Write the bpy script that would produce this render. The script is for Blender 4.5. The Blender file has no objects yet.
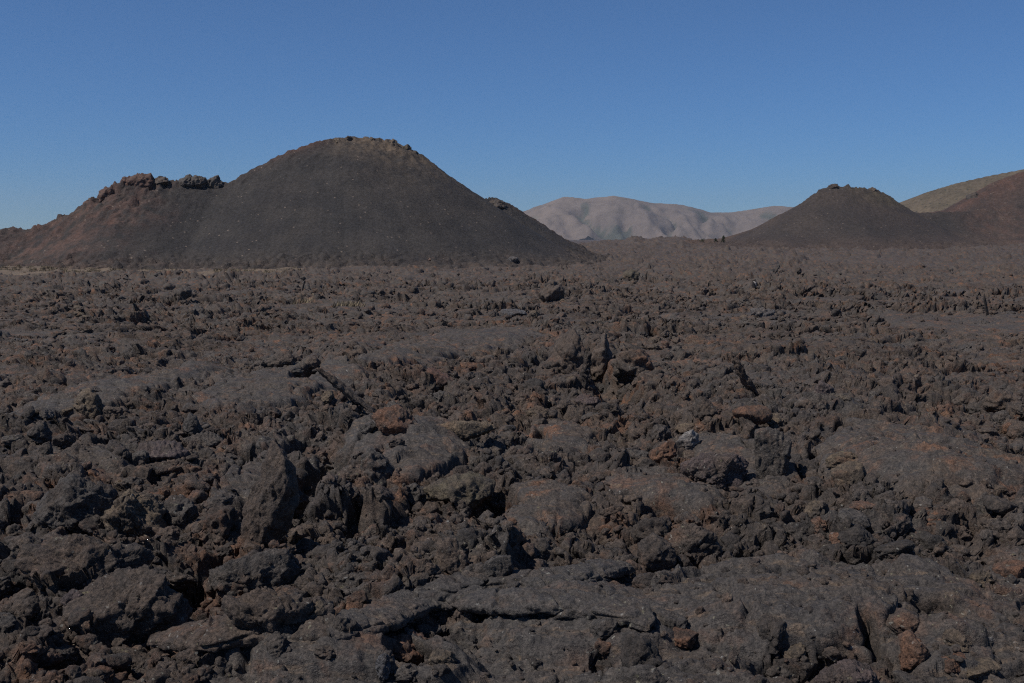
import bpy, bmesh, math, random
import numpy as np

random.seed(7)
rng = np.random.default_rng(11)
sc = bpy.context.scene
COL = sc.collection
R = math.radians

# ------------------------------------------------------------------ camera model (eye at the origin, looking along +Y)
F, CX, CY, HOR = 1098.0, 512.0, 341.5, 236.0
PITCH = math.atan((CY - HOR) / F)
FWD = np.array([0, math.cos(PITCH), -math.sin(PITCH)])
UP = np.array([0, math.sin(PITCH), math.cos(PITCH)])


def ray(px, py):
    d = FWD + (px - CX) / F * np.array([1.0, 0, 0]) - (py - CY) / F * UP
    return d / d[1]                       # scaled so that y = 1


def pt(px, py, D):
    return ray(px, py) * D


# ------------------------------------------------------------------ noise
def _mix(h):
    h = (h ^ (h >> np.uint32(15))) * np.uint32(2246822519)
    h = (h ^ (h >> np.uint32(13))) * np.uint32(3266489917)
    return h ^ (h >> np.uint32(16))


def hsh(ix, iy, iz, seed):
    h = (ix.astype(np.int64) * 374761393 + iy.astype(np.int64) * 668265263 + np.asarray(iz, dtype=np.int64) * 1440662683
         + seed * 974634777) & 0xFFFFFFFF
    return _mix(h.astype(np.uint32))


def rnd(h, k=0):
    h = _mix(h + np.uint32((k * 2654435769) & 0xFFFFFFFF)) if k else h
    return (h >> np.uint32(8)).astype(np.float32) * np.float32(1 / 16777216.0)


def perlin2(x, y, seed=0):
    x0 = np.floor(x); y0 = np.floor(y)
    fx = (x - x0).astype(np.float32); fy = (y - y0).astype(np.float32)
    ix = x0.astype(np.int64); iy = y0.astype(np.int64)
    u = fx * fx * fx * (fx * (fx * 6 - 15) + 10); v = fy * fy * fy * (fy * (fy * 6 - 15) + 10)

    def g(a, b):
        t = rnd(hsh(ix + a, iy + b, 0, seed)) * np.float32(2 * math.pi)
        return np.cos(t) * (fx - a) + np.sin(t) * (fy - b)
    n00, n10, n01, n11 = g(0, 0), g(1, 0), g(0, 1), g(1, 1)
    a = n00 + u * (n10 - n00); b = n01 + u * (n11 - n01)
    return (a + v * (b - a)) * 1.5


def fbm2(x, y, seed=0, octv=4, gain=.5, ridged=False):
    s = 0; a = 1.0; f = 1.0; t = 0
    for o in range(octv):
        n = perlin2(x * f + 17.3 * o, y * f - 9.1 * o, seed + o)
        if ridged:
            n = 1 - 2 * np.abs(n)
        s = s + a * n; t += a; a *= gain; f *= 2.03
    return s / t


def worley2(x, y, seed=0):
    x0 = np.floor(x).astype(np.int64); y0 = np.floor(y).astype(np.int64)
    f1 = np.full(x.shape, 9.0, np.float32); f2 = f1.copy()
    vx = np.zeros_like(f1); vy = np.zeros_like(f1); cid = np.zeros(x.shape, np.uint32)
    for a in (-1, 0, 1):
        for b in (-1, 0, 1):
            h = hsh(x0 + a, y0 + b, 0, seed)
            dx = (x - (x0 + a)).astype(np.float32) - rnd(h, 1); dy = (y - (y0 + b)).astype(np.float32) - rnd(h, 2)
            d = np.sqrt(dx * dx + dy * dy)
            near = d < f1
            f2 = np.where(near, f1, np.minimum(f2, d))
            f1 = np.where(near, d, f1)
            vx = np.where(near, dx, vx); vy = np.where(near, dy, vy); cid = np.where(near, h, cid)
    return f1, f2, vx, vy, cid


def perlin3(p, seed=0):
    p0 = np.floor(p); f = (p - p0).astype(np.float32); i = p0.astype(np.int64)
    w = f * f * f * (f * (f * 6 - 15) + 10)
    out = 0
    for a in (0, 1):
        for b in (0, 1):
            for c in (0, 1):
                h = hsh(i[:, 0] + a, i[:, 1] + b, i[:, 2] + c, seed)
                gx, gy, gz = rnd(h, 1) * 2 - 1, rnd(h, 2) * 2 - 1, rnd(h, 3) * 2 - 1
                d = gx * (f[:, 0] - a) + gy * (f[:, 1] - b) + gz * (f[:, 2] - c)
                out = out + d * (w[:, 0] if a else 1 - w[:, 0]) * (w[:, 1] if b else 1 - w[:, 1]) * (w[:, 2] if c else 1 - w[:, 2])
    return out * 1.4


def fbm3(p, seed=0, octv=3, gain=.5, ridged=False):
    s = 0; a = 1.0; f = 1.0; t = 0
    for o in range(octv):
        n = perlin3(p * f + 13.7 * o, seed + o)
        if ridged:
            n = 1 - 2 * np.abs(n)
        s = s + a * n; t += a; a *= gain; f *= 2.03
    return s / t


def worley3(p, seed=0):
    i = np.floor(p).astype(np.int64)
    f1 = np.full(len(p), 9.0, np.float32); f2 = f1.copy(); cid = np.zeros(len(p), np.uint32)
    for a in (-1, 0, 1):
        for b in (-1, 0, 1):
            for c in (-1, 0, 1):
                h = hsh(i[:, 0] + a, i[:, 1] + b, i[:, 2] + c, seed)
                dx = p[:, 0] - (i[:, 0] + a) - rnd(h, 1); dy = p[:, 1] - (i[:, 1] + b) - rnd(h, 2); dz = p[:, 2] - (i[:, 2] + c) - rnd(h, 3)
                d = np.sqrt(dx * dx + dy * dy + dz * dz).astype(np.float32)
                near = d < f1
                f2 = np.where(near, f1, np.minimum(f2, d)); f1 = np.where(near, d, f1); cid = np.where(near, h, cid)
    return f1, f2, cid


def sst(e0, e1, x):
    t = np.clip((x - e0) / (e1 - e0), 0, 1)
    return t * t * (3 - 2 * t)


# ------------------------------------------------------------------ object helpers
def mesh_from(name, v, faces, mat=None, smooth=True):
    """v (n,3); faces (m,3) or (m,4) int array."""
    me = bpy.data.meshes.new(name)
    v = np.ascontiguousarray(v, np.float32); faces = np.ascontiguousarray(faces, np.int32)
    m, k = faces.shape
    me.vertices.add(len(v)); me.vertices.foreach_set('co', v.ravel())
    me.loops.add(m * k); me.loops.foreach_set('vertex_index', faces.ravel())
    me.polygons.add(m); me.polygons.foreach_set('loop_start', np.arange(0, m * k, k, dtype=np.int32))
    me.polygons.foreach_set('use_smooth', np.full(m, smooth))
    if mat:
        me.materials.append(mat)
    me.update(calc_edges=True)
    return me


def link(name, me, parent=None):
    o = bpy.data.objects.new(name, me); COL.objects.link(o)
    if parent:
        o.parent = parent
    return o


def tag(o, label=None, cat=None, group=None, kind=None):
    if label: o['label'] = label
    if cat: o['category'] = cat
    if group: o['group'] = group
    if kind: o['kind'] = kind
    return o


def attr(me, name, a):
    if a.ndim == 1:
        t = me.attributes.new(name, 'FLOAT', 'POINT'); t.data.foreach_set('value', np.ascontiguousarray(a, np.float32))
    else:
        c = np.ones((len(a), 4), np.float32); c[:, :3] = a
        t = me.attributes.new(name, 'FLOAT_COLOR', 'POINT'); t.data.foreach_set('color', c.ravel())


# ------------------------------------------------------------------ materials
class NT:
    def __init__(s, name):
        s.m = bpy.data.materials.new(name); s.m.use_nodes = True
        s.t = s.m.node_tree; s.t.nodes.clear()
        s.out = s.t.nodes.new('ShaderNodeOutputMaterial'); s.b = s.t.nodes.new('ShaderNodeBsdfPrincipled')
        s.t.links.new(s.b.outputs[0], s.out.inputs['Surface'])
        s.pos = s.t.nodes.new('ShaderNodeNewGeometry').outputs['Position']

    def put(s, sock, v):
        if isinstance(v, bpy.types.NodeSocket): s.t.links.new(v, sock)
        elif v is not None: sock.default_value = v

    def noise(s, scale, detail=4, rough=.55, off=0, vec=None, col=False):
        n = s.t.nodes.new('ShaderNodeTexNoise'); n.noise_dimensions = '3D'
        v = vec or s.pos
        if off: v = s.vadd(v, (off, off * .7, off * 1.3))
        s.put(n.inputs['Vector'], v); n.inputs['Scale'].default_value = scale; n.inputs['Detail'].default_value = detail
        n.inputs['Roughness'].default_value = rough
        return n.outputs['Color' if col else 'Fac']

    def voro(s, scale, feature='F1', vec=None, out='Distance'):
        n = s.t.nodes.new('ShaderNodeTexVoronoi'); n.feature = feature; n.inputs['Scale'].default_value = scale
        s.put(n.inputs['Vector'], vec or s.pos)
        return n.outputs[out]

    def vadd(s, a, b):
        n = s.t.nodes.new('ShaderNodeVectorMath'); n.operation = 'ADD'; s.put(n.inputs[0], a); s.put(n.inputs[1], b); return n.outputs[0]

    def vmul(s, a, b):
        n = s.t.nodes.new('ShaderNodeVectorMath'); n.operation = 'MULTIPLY'; s.put(n.inputs[0], a); s.put(n.inputs[1], b); return n.outputs[0]

    def math(s, op, a, b=None, c=None):
        n = s.t.nodes.new('ShaderNodeMath'); n.operation = op
        for k, v in enumerate((a, b, c)):
            s.put(n.inputs[k], v)
        return n.outputs[0]

    def step(s, x, e0, e1, to0=0.0, to1=1.0):
        n = s.t.nodes.new('ShaderNodeMapRange'); n.interpolation_type = 'SMOOTHSTEP'
        s.put(n.inputs['Value'], x)
        for k, v in zip(('From Min', 'From Max', 'To Min', 'To Max'), (e0, e1, to0, to1)):
            n.inputs[k].default_value = v
        return n.outputs[0]

    def mix(s, f, a, b, mode='MIX'):
        n = s.t.nodes.new('ShaderNodeMix'); n.data_type = 'RGBA'; n.blend_type = mode
        s.put(n.inputs[0], f); s.put(n.inputs[6], a if not isinstance(a, tuple) else (*a, 1)); s.put(n.inputs[7], b if not isinstance(b, tuple) else (*b, 1))
        return n.outputs[2]

    def attr(s, name, out='Fac'):
        n = s.t.nodes.new('ShaderNodeAttribute'); n.attribute_name = name; return n.outputs[out]

    def bump(s, h, strength, dist, prev=None):
        n = s.t.nodes.new('ShaderNodeBump'); s.put(n.inputs['Height'], h); n.inputs['Strength'].default_value = strength
        n.inputs['Distance'].default_value = dist
        if prev: s.t.links.new(prev, n.inputs['Normal'])
        return n.outputs[0]

    def done(s, col, rough=.85, spec=.3, normal=None):
        s.put(s.b.inputs['Base Color'], col); s.put(s.b.inputs['Roughness'], rough); s.b.inputs['Specular IOR Level'].default_value = spec
        if normal: s.t.links.new(normal, s.b.inputs['Normal'])
        return s.m


DARK, GREY, BROWN = (.052, .0455, .0415), (.064, .060, .057), (.079, .063, .053)
RUST, TAN, PALE, MOSS = (.165, .082, .046), (.135, .104, .072), (.34, .33, .31), (.092, .080, .054)


def lava_mat(name, tint=None, amount=.75, rust=.61, who='object', ground=False, pale=.74):
    s = NT(name)
    big = s.noise(.22, 3, .5)
    mid = s.noise(1.7, 6, .62, off=31)
    col = s.mix(s.step(big, .40, .62), DARK, GREY)
    col = s.mix(s.step(mid, .42, .66), col, BROWN)
    if who == 'object':
        n = s.t.nodes.new('ShaderNodeObjectInfo'); r = n.outputs['Random']
    else:
        r = s.attr('rnd')
    col = s.mix(1.0, col, s.mix(r, (.72, .72, .74), (1.32, 1.26, 1.20)), 'MULTIPLY')
    if ground:
        sm = s.attr('crust')
        col = s.mix(s.math('MULTIPLY', sm, .75), col, s.mix(s.noise(2.2, 6, .7, off=9), (.045, .042, .041), (.074, .069, .065)))
    if ground:
        col = s.mix(s.math('MULTIPLY', s.attr('sand'), s.step(s.noise(.9, 5, .7, off=33), .25, .55, .35, .95)), col, (.150, .118, .084))
    if tint:
        f = s.step(s.noise(4.2, 6, .66, off=57), .36, .60, amount * .22, amount)
        col = s.mix(f, col, tint)
    if ground:
        sk = s.step(s.noise(1.0, 6, .68, vec=s.vmul(s.pos, (1.4, 9, 9)), off=61), .54, .66)
        col = s.mix(s.math('MULTIPLY', s.math('MULTIPLY', sk, sm), .62), col, s.mix(s.noise(1.2, 3, .6, off=66), (.150, .122, .088), (.120, .076, .052)))
        sk = s.step(s.noise(1.0, 5, .7, vec=s.vmul(s.pos, (5, 26, 26)), off=63), .63, .70)
        col = s.mix(s.math('MULTIPLY', s.math('MULTIPLY', sk, sm), .5), col, (.19, .18, .165))
    # rust and tan weathering
    reg = s.step(s.noise(.28, 3, .55, off=150), .38, .66)
    sepp = s.t.nodes.new('ShaderNodeSeparateXYZ'); s.put(sepp.inputs[0], s.pos)
    east = s.step(s.math('DIVIDE', sepp.outputs[0], s.math('MAXIMUM', sepp.outputs[1], 4.0)), -.30, .20, .35, 1.0)
    col = s.mix(s.math('MULTIPLY', s.math('MULTIPLY', reg, east), s.step(s.noise(3.4, 6, .68, off=160), .36, .66, .03, .52)), col, (.094, .066, .046))
    rm = s.math('MULTIPLY', s.step(s.noise(1.6, 8, .70, off=77), rust - .10, rust + .05), s.math('MULTIPLY_ADD', reg, .65, .35))
    rc = s.mix(s.step(s.noise(5.0, 4, .6, off=5), .4, .65), (.125, .068, .043), (.180, .088, .048))
    col = s.mix(s.math('MULTIPLY', rm, .85), col, rc)
    tm = s.step(s.noise(2.6, 8, .70, off=120), .62, .70)
    col = s.mix(s.math('MULTIPLY', tm, .6), col, TAN)
    # fine grain of the rock itself
    grain = s.noise(40, 6, .75, off=3)
    col = s.mix(1.0, col, s.mix(s.step(grain, .30, .70), (.46, .46, .48), (1.58, 1.54, 1.50)), 'MULTIPLY')
    g2 = s.noise(13, 5, .7, off=88)
    col = s.mix(1.0, col, s.mix(s.step(g2, .3, .7), (.70, .71, .73), (1.34, 1.28, 1.22)), 'MULTIPLY')
    # lichen flecks
    v = s.t.nodes.new('ShaderNodeTexVoronoi'); v.inputs['Scale'].default_value = 27 if ground else 19; s.put(v.inputs['Vector'], s.vadd(s.pos, s.vmul(s.noise(9, 3, .6, col=True), (.12, .12, .12))))
    sep = s.t.nodes.new('ShaderNodeSeparateColor'); s.put(sep.inputs[0], v.outputs['Color'])
    fleck = s.math('MULTIPLY', s.step(v.outputs['Distance'], .30, .16), s.step(sep.outputs[0], pale, pale + .03))
    fleck = s.math('MULTIPLY', fleck, s.step(s.noise(.7, 3, .6, off=200), .42, .58))
    col = s.mix(s.math('MULTIPLY', fleck, .7), col, s.mix(sep.outputs[1], PALE, (.20, .18, .10)))
    # relief below the mesh's resolution
    h1 = s.noise(17, 9, .72, off=11)
    if ground:
        st = s.noise(1.0, 5, .65, vec=s.vmul(s.pos, (6, 38, 20)))
        nb = s.bump(s.mix(s.math('MULTIPLY', sm, .6), h1, st), 1.0, .05)
    else:
        nb = s.bump(h1, 1.0, .05)
    ves = s.voro(75)
    nb = s.bump(s.step(ves, .05, .45), .45, .008, nb)
    return s.done(col, s.step(mid, .3, .7, .70, .92), .32, nb)


def hill_mat(name, grain=1.2, dots=None, bump=.6, bd=.25, var=(.72, 1.28)):
    s = NT(name)
    col = s.attr('tint', 'Color')
    a, b = var
    col = s.mix(1.0, col, s.mix(s.step(s.noise(grain, 7, .72), .3, .7), (a, a, a), (b, b, b)), 'MULTIPLY')
    col = s.mix(1.0, col, s.mix(s.step(s.noise(grain * .07, 4, .6, off=40), .35, .65), (.86, .86, .88), (1.16, 1.12, 1.08)), 'MULTIPLY')
    if dots:
        sc_, thr, c = dots
        v = s.t.nodes.new('ShaderNodeTexVoronoi'); v.inputs['Scale'].default_value = sc_; s.put(v.inputs['Vector'], s.pos)
        sep = s.t.nodes.new('ShaderNodeSeparateColor'); s.put(sep.inputs[0], v.outputs['Color'])
        f = s.math('MULTIPLY', s.step(v.outputs['Distance'], .32, .18), s.step(sep.outputs[0], thr, thr + .02))
        col = s.mix(f, col, c)
    nb = s.bump(s.noise(grain * 1.3, 6, .7, off=8), bump, bd)
    return s.done(col, .92, .2, nb)


# ------------------------------------------------------------------ ground shape
GD = np.array([0, 6, 8, 12, 18, 25, 35, 50, 75, 100, 150, 200, 260, 350, 450, 700, 1200, 3000, 6000, 20000.])
GZ = -np.array([2.95, 2.95, 3.0, 3.05, 3.12, 3.3, 3.55, 3.9, 4.3, 4.75, 5.6, 6.35, 6.6, 6.3, 5.8, 5.6, 7, 12, 20, 30.])
RPX = np.array([-400, 480, 560, 584, 598, 606, 622, 630, 635, 645, 661, 676, 684, 693, 713, 735, 800, 1500.])
RROW = np.array([243, 243, 245, 244.5, 242, 241, 241.5, 238.2, 237, 239, 238.3, 237, 238, 240.8, 242.0, 241, 241, 243.])


def base(x, y):
    d = np.hypot(x, y)
    z = np.interp(d, GD, GZ)
    # crest of the flow 560 m off, in front of the mountains
    px = CX + F * x / np.maximum(y, 1e-3)
    zc = -(np.interp(px, RPX, RROW) - HOR) * 560 / F
    w = np.exp(-((d - 560) / np.where(d < 560, 85.0, 40.0)) ** 2) * sst(60, 120, y)
    return z + w * (zc - z)


def hit(px, py, fn=None, d0=4.0, d1=700.0):
    """First point where the ray through a pixel meets the ground."""
    fn = fn or base
    r = ray(px, py)
    t = np.geomspace(d0, d1, 3000)
    z = fn(r[0] * t, t)
    k = np.argmax(r[2] * t <= z)
    return r * t[k]


# smoother crusted flow lobes: pixel centre, half width and half height in pixels, rise (m)
LOBES = [(128, 392, 48, 26, .16, -8), (285, 388, 66, 22, .22, -4), (935, 488, 120, 34, .22, -6), (760, 610, 130, 42, .22, -4), (600, 622, 120, 30, .16, 3),
         (330, 655, 150, 18, .14, -9), (410, 360, 36, 15, .2, -8), (345, 309, 90, 7, .1, 0), (480, 299, 60, 6, .1, 2), (380, 450, 34, 18, .15, 0),
         (430, 465, 40, 26, .2, 0), (480, 340, 60, 12, .12, -6), (960, 325, 90, 12, .15, -6), (880, 600, 110, 26, .12, 5), (730, 470, 46, 34, .16, 0),
         (660, 500, 60, 20, .1, 0), (900, 262, 90, 5, .1, 0), (560, 440, 34, 20, .12, 0), (540, 520, 50, 22, .1, 0), (900, 445, 50, 20, .1, 0), (940, 660, 60, 24, .1, 8)]
# deep hollows between the blocks
PITS = [(612, 378, 27, 22, .75), (496, 518, 27, 15, .55), (978, 404, 30, 14, .6), (930, 398, 10, 9, .4), (316, 490, 26, 38, .55), (186, 590, 22, 32, .7), (90, 548, 14, 10, .4),
        (150, 545, 20, 14, .5), (60, 662, 24, 14, .45), (352, 530, 9, 26, .55), (165, 362, 20, 12, .6), (736, 292, 0, 0, 0), (290, 366, 10, 8, .5), (310, 378, 13, 8, .5),
        (590, 350, 8, 14, .5), (12, 520, 12, 10, .4), (540, 440, 9, 10, .4), (760, 424, 20, 6, .35), (745, 470, 8, 8, .35), (718, 545, 10, 8, .35), (95, 425, 12, 10, .4),
        (232, 480, 10, 22, .45), (650, 330, 7, 5, .5), (690, 300, 7, 5, .5), (560, 295, 22, 6, .6), (880, 310, 24, 5, .5), (20, 378, 16, 10, .4), (410, 655, 24, 8, .35), (870, 648, 10, 10, .3),
        (935, 622, 30, 5, .25), (735, 560, 14, 6, .3), (560, 575, 6, 8, .3), (605, 655, 14, 6, .3), (690, 388, 12, 6, .4), (520, 405, 20, 6, .4), (440, 388, 12, 8, .4), (840, 437, 12, 5, .3)]


SAND = [(75, 272.3, 130, 5.2, 0), (255, 273, 50, 3.4, 0), (345, 268, 50, 2.2, 0), (478, 262, 26, 2.2, 0), (305, 304, 7, 1.6, 0), (349, 308, 16, 2.2, 0)]


def _world(lst):
    out = []
    for a in lst:
        px, py, rx, ry, h = a[:5]
        if rx == 0: continue
        p = hit(px, py); q = hit(px, py - ry); q2 = hit(px, py + ry)
        out.append((p[0], p[1], rx * p[1] / F, max(.25, (q[1] - q2[1]) / 2), h, R(a[5]) if len(a) > 5 else 0))
    return out


LOBEW, PITW, SANDW = _world(LOBES), _world(PITS), _world(SAND)


def sand_mask(x, y):
    m = np.zeros(x.shape, np.float32); w = fbm2(x / 6, y / 9, 73, 3) * .6
    for cx, cy, rx, ry, h, a in SANDW:
        m = np.maximum(m, 1 - sst(.6, 1.15, np.hypot((x - cx) / rx, (y - cy) / ry) + w))
    return m


SHEET = np.array([hit(a, b) for a, b in ((-160, 760), (60, 700), (150, 670), (240, 648), (330, 632), (430, 610), (540, 590), (640, 580), (720, 586), (800, 596), (880, 580), (960, 562), (1040, 552), (1240, 540))])


def sheet_mask(x, y):
    """The long low sheet of streaky crust across the foreground."""
    e = np.interp(x, SHEET[:, 0], SHEET[:, 1]) - y + .7 * fbm2(x * .7, y * .9, 75, 3)
    hole = sst(.10, .34, fbm2(x * .62, y * 1.0, 77, 3))
    return (sst(.0, .22, e) * (1 - hole)).astype(np.float32)


def lobe_mask(x, y, w=None):
    if w is None:
        w = fbm2(x * .9, y * .9, 71, 3) * .45
    m = np.zeros(x.shape, np.float32); rise = np.zeros(x.shape, np.float32)
    for cx, cy, rx, ry, h, a in LOBEW:
        k = (np.abs(x - cx) < rx * 1.7) & (np.abs(y - cy) < ry * 1.7 + rx * .3)
        if not k.any(): continue
        dx, dy = x[k] - cx, y[k] - cy
        u = (dx * math.cos(a) + dy * math.sin(a)) / rx; v = (-dx * math.sin(a) + dy * math.cos(a)) / ry
        e = np.sqrt(u * u + v * v) + w[k]
        mm = 1 - sst(.86, 1.04, e)
        m[k] = np.maximum(m[k], mm)
        rise[k] = np.maximum(rise[k], mm * h * (1.25 - .6 * np.clip(e, 0, 1) ** 2))
    return m, rise


def chunks(x, y, L, amp, seed, crack=.16, dome=.25, tilt=1.0):
    wx = perlin2(x / L * .9, y / L * .9, seed + 5) * .32; wy = perlin2(x / L * .9 + 40, y / L * .9, seed + 6) * .32
    f1, f2, vx, vy, cid = worley2(x / L + wx, y / L + wy, seed)
    t = rnd(cid, 5) * 6.283; s = .3 + rnd(cid, 6) * 1.5
    h = (rnd(cid, 7) - .5) * 1.3 + (np.cos(t) * vx + np.sin(t) * vy) * s * tilt + (.45 - f1 * f1) * dome
    c = sst(0, crack, f2 - f1)
    return amp * (h * c - .62 * (1 - c))


def ground(x, y, fine=True):
    """Height of the flow surface and how far it is smooth crust."""
    sh = x.shape
    x = np.asarray(x, np.float64).ravel(); y = np.asarray(y, np.float64).ravel()
    d = np.hypot(x, y)
    z = base(x, y).astype(np.float32)
    near = d < 900
    m = np.zeros(x.shape, np.float32)
    xs, ys, ds = x[near], y[near], d[near]
    flow = (1 - sst(560, 640, ds)).astype(np.float32)
    grow = 1 + .9 * sst(30, 160, ds)
    zz = (.36 * fbm2(xs / 8.5, ys / 8.5, 3, 3) * grow + .30 * fbm2(xs / 3.1, ys / 3.1, 9, 2)).astype(np.float32)
    zz += .95 * sst(45, 120, ds) * fbm2(xs / 26, ys / 15, 21, 3) + .5 * sst(60, 130, ds) * (fbm2(xs / 14, ys / 11, 23, 3, .5, True) - .4)
    mm, rise = lobe_mask(xs, ys)
    mm = mm * (1 - .65 * sst(30, 75, ds)).astype(np.float32)
    nat = sst(.20, .42, fbm2(xs / 5.5, ys / 4.0, 91, 3)) * .6
    mm = np.maximum(mm, nat.astype(np.float32))
    far = sst(.10, .30, fbm2(xs / 34, ys / 13, 95, 3)) * .38 * sst(35, 70, ds)
    mm = np.maximum(mm, far.astype(np.float32))
    sh_ = sheet_mask(xs, ys)
    mm = np.maximum(mm, sh_ * .93)
    sand = sand_mask(xs, ys)
    mm = np.maximum(mm, sand)
    patch = fbm2(xs / 9, ys / 8, 97, 3)
    rough = (1 - .93 * mm) * (1 + sst(18, 40, ds) * (np.clip(1.0 + 1.7 * patch, .48, 1.9) - 1)).astype(np.float32)
    tl = 1 - .55 * sst(22, 45, ds); dm = .25 + .45 * sst(22, 45, ds); xw = xs / (1 + .55 * sst(18, 45, ds))
    c = chunks(xw, ys, 1.25, .15, 101, .14, dm, tl) * (1 + 1.2 * sst(30, 90, ds)) + chunks(xw, ys, .50, .095, 131, .14, dm, tl) * (1 + 1.1 * sst(35, 110, ds))
    k2 = ds < 260
    c[k2] += chunks(xs[k2], ys[k2], .21, .062, 151, .12) * (1 + 1.2 * sst(35, 100, ds[k2]))
    c += sst(60, 160, ds) * chunks(xs, ys, 2.6, .20, 171) * (.4 + sst(-.2, .4, fbm2(xs / 19, ys / 13, 177, 2))) * 1.3 + sst(180, 300, ds) * (chunks(xs, ys, 7, .7, 181) + chunks(xs, ys, 2.2, .45, 183))
    k3 = ds < 70
    c[k3] += chunks(xs[k3], ys[k3], .095, .027, 191, .16)
    zz += c * rough + rise
    # ropy, streaky skin of the crust
    wv = fbm2(xs * .8, ys * .8, 211, 3)
    zz += mm * (.008 * np.sin((ys + .35 * xs) * 26 + wv * 16) * sst(45, 20, ds) + .05 * fbm2(xs * 1.6, ys * 4.6, 223, 4, .6) + .042 * np.abs(fbm2(xs * 3.2, ys * 13, 229, 3, .62)) + .016 * fbm2(xs * 14, ys * 30, 231, 2))
    zz -= mm * .10 * (1 - sst(.0, .055, np.abs(fbm2(xs * .55, ys * .8, 233, 3)))) * sst(60, 30, ds)      # cracks
    zz[k3] += (.030 * fbm2(xs[k3] * 6.5, ys[k3] * 6.5, 239, 2, .6, True) + .016 * fbm2(xs[k3] * 15, ys[k3] * 15, 241, 3, .65, True)) * (1 - .35 * mm[k3])
    # layered edges: each layer steps up away from the eye, then dips again
    for per, a_, sd in ((.85, .11, 251), (.34, .048, 253)):
        ph = ys / per + .25 * xs / per + 1.5 * fbm2(xs * .55, ys * .35, sd, 3)
        fr = ph - np.floor(ph)
        on = sst(-.22, .15, fbm2(xs * .9, ys * 1.4, sd + 1, 2))
        zz += (mm * on * sst(60, 25, ds) * a_ * (sst(0, .05, fr) * (1 - fr) - .4)).astype(np.float32)
    # hollows
    wp = fbm2(xs * 1.6, ys * 1.6, 261, 3) * .5
    for cx, cy, rx, ry, h, a in PITW:
        k = (np.abs(xs - cx) < rx * 1.8) & (np.abs(ys - cy) < ry * 1.8)
        if not k.any(): continue
        e = np.hypot((xs[k] - cx) / rx, (ys[k] - cy) / ry) + wp[k]
        zz[k] -= (1 - sst(.42, 1.14, e)) * h * 1.25
        mm[k] *= sst(.8, 1.2, e)
    z[near] += zz * flow
    m[near] = mm * flow
    return z.reshape(sh), m.reshape(sh)


def gz(x, y):
    return ground(np.asarray(x), np.asarray(y))[0]



def build_ground():
    dth = .00145
    th = np.concatenate([np.linspace(-math.pi, -.62, 60)[:-1], np.arange(-.62, .62, dth), np.linspace(.62, math.pi, 60)[:-1]])
    rr = np.concatenate([[.3, 1, 2, 3], np.geomspace(4, 240, 1560)[:-1], np.geomspace(240, 760, 240)[:-1], np.geomspace(760, 8200, 50)])
    TH, RR = np.meshgrid(th, rr)
    X, Y = RR * np.sin(TH), RR * np.cos(TH)
    Z, M = ground(X, Y)
    # sideways push: lumps lean and overhang
    k = (RR < 120) & (RR > 3)
    q = np.stack([X[k], Y[k], Z[k] * 1.4], 1); a = (1 - .8 * M[k])
    zr = np.clip(Z[k] - base(X[k], Y[k]), -.5, .5)
    X[k] += a * (.09 * perlin3(q * 3.1, 301) + .055 * perlin3(q * 7.5, 303))
    Y[k] += a * (.09 * perlin3(q * 3.1 + 31, 305) + .055 * perlin3(q * 7.5 + 31, 307)) - a * .62 * zr * sst(.25, .6, fbm2(X[k] * .5 + 9, Y[k] * .5, 315, 2) * .5 + .5)
    Z[k] += a * .03 * perlin3(q * 9 + 77, 309)
    fr = a * sst(22, 50, RR[k])
    X[k] += fr * .30 * perlin3(q * 1.3 + 11, 311); Y[k] += fr * (.30 * perlin3(q * 1.3 + 51, 313) - .40 * zr)
    n, m = X.shape
    v = np.stack([X.ravel(), Y.ravel(), Z.ravel()], 1)
    i = np.arange(n - 1)[:, None] * m; j = np.arange(m)[None, :]; j1 = (np.arange(m) + 1) % m
    f = np.stack([i + j, i + j1[None, :], i + m + j1[None, :], i + m + j], -1).reshape(-1, 4)[:, ::-1]
    me = mesh_from('lava_ground', v, f, MAT['ground'])
    attr(me, 'crust', M.ravel()); attr(me, 'sand', sand_mask(X.ravel(), Y.ravel()))
    attr(me, 'rnd', (.5 + .45 * perlin2(X.ravel() / .6, Y.ravel() / .6, 401)).astype(np.float32))
    o = link('lava_ground', me)
    tag(o, kind='structure')
    o['label'] = 'field of rough dark brown lava with smoother crusted patches'


# ------------------------------------------------------------------ rocks
ICO = {}


def ico(n):
    if n not in ICO:
        bm = bmesh.new(); bmesh.ops.create_icosphere(bm, subdivisions=n, radius=1)
        ICO[n] = (np.array([v.co[:] for v in bm.verts], np.float64), np.array([[v.index for v in f.verts] for f in bm.faces], np.int32))
        bm.free()
    return ICO[n]


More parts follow.
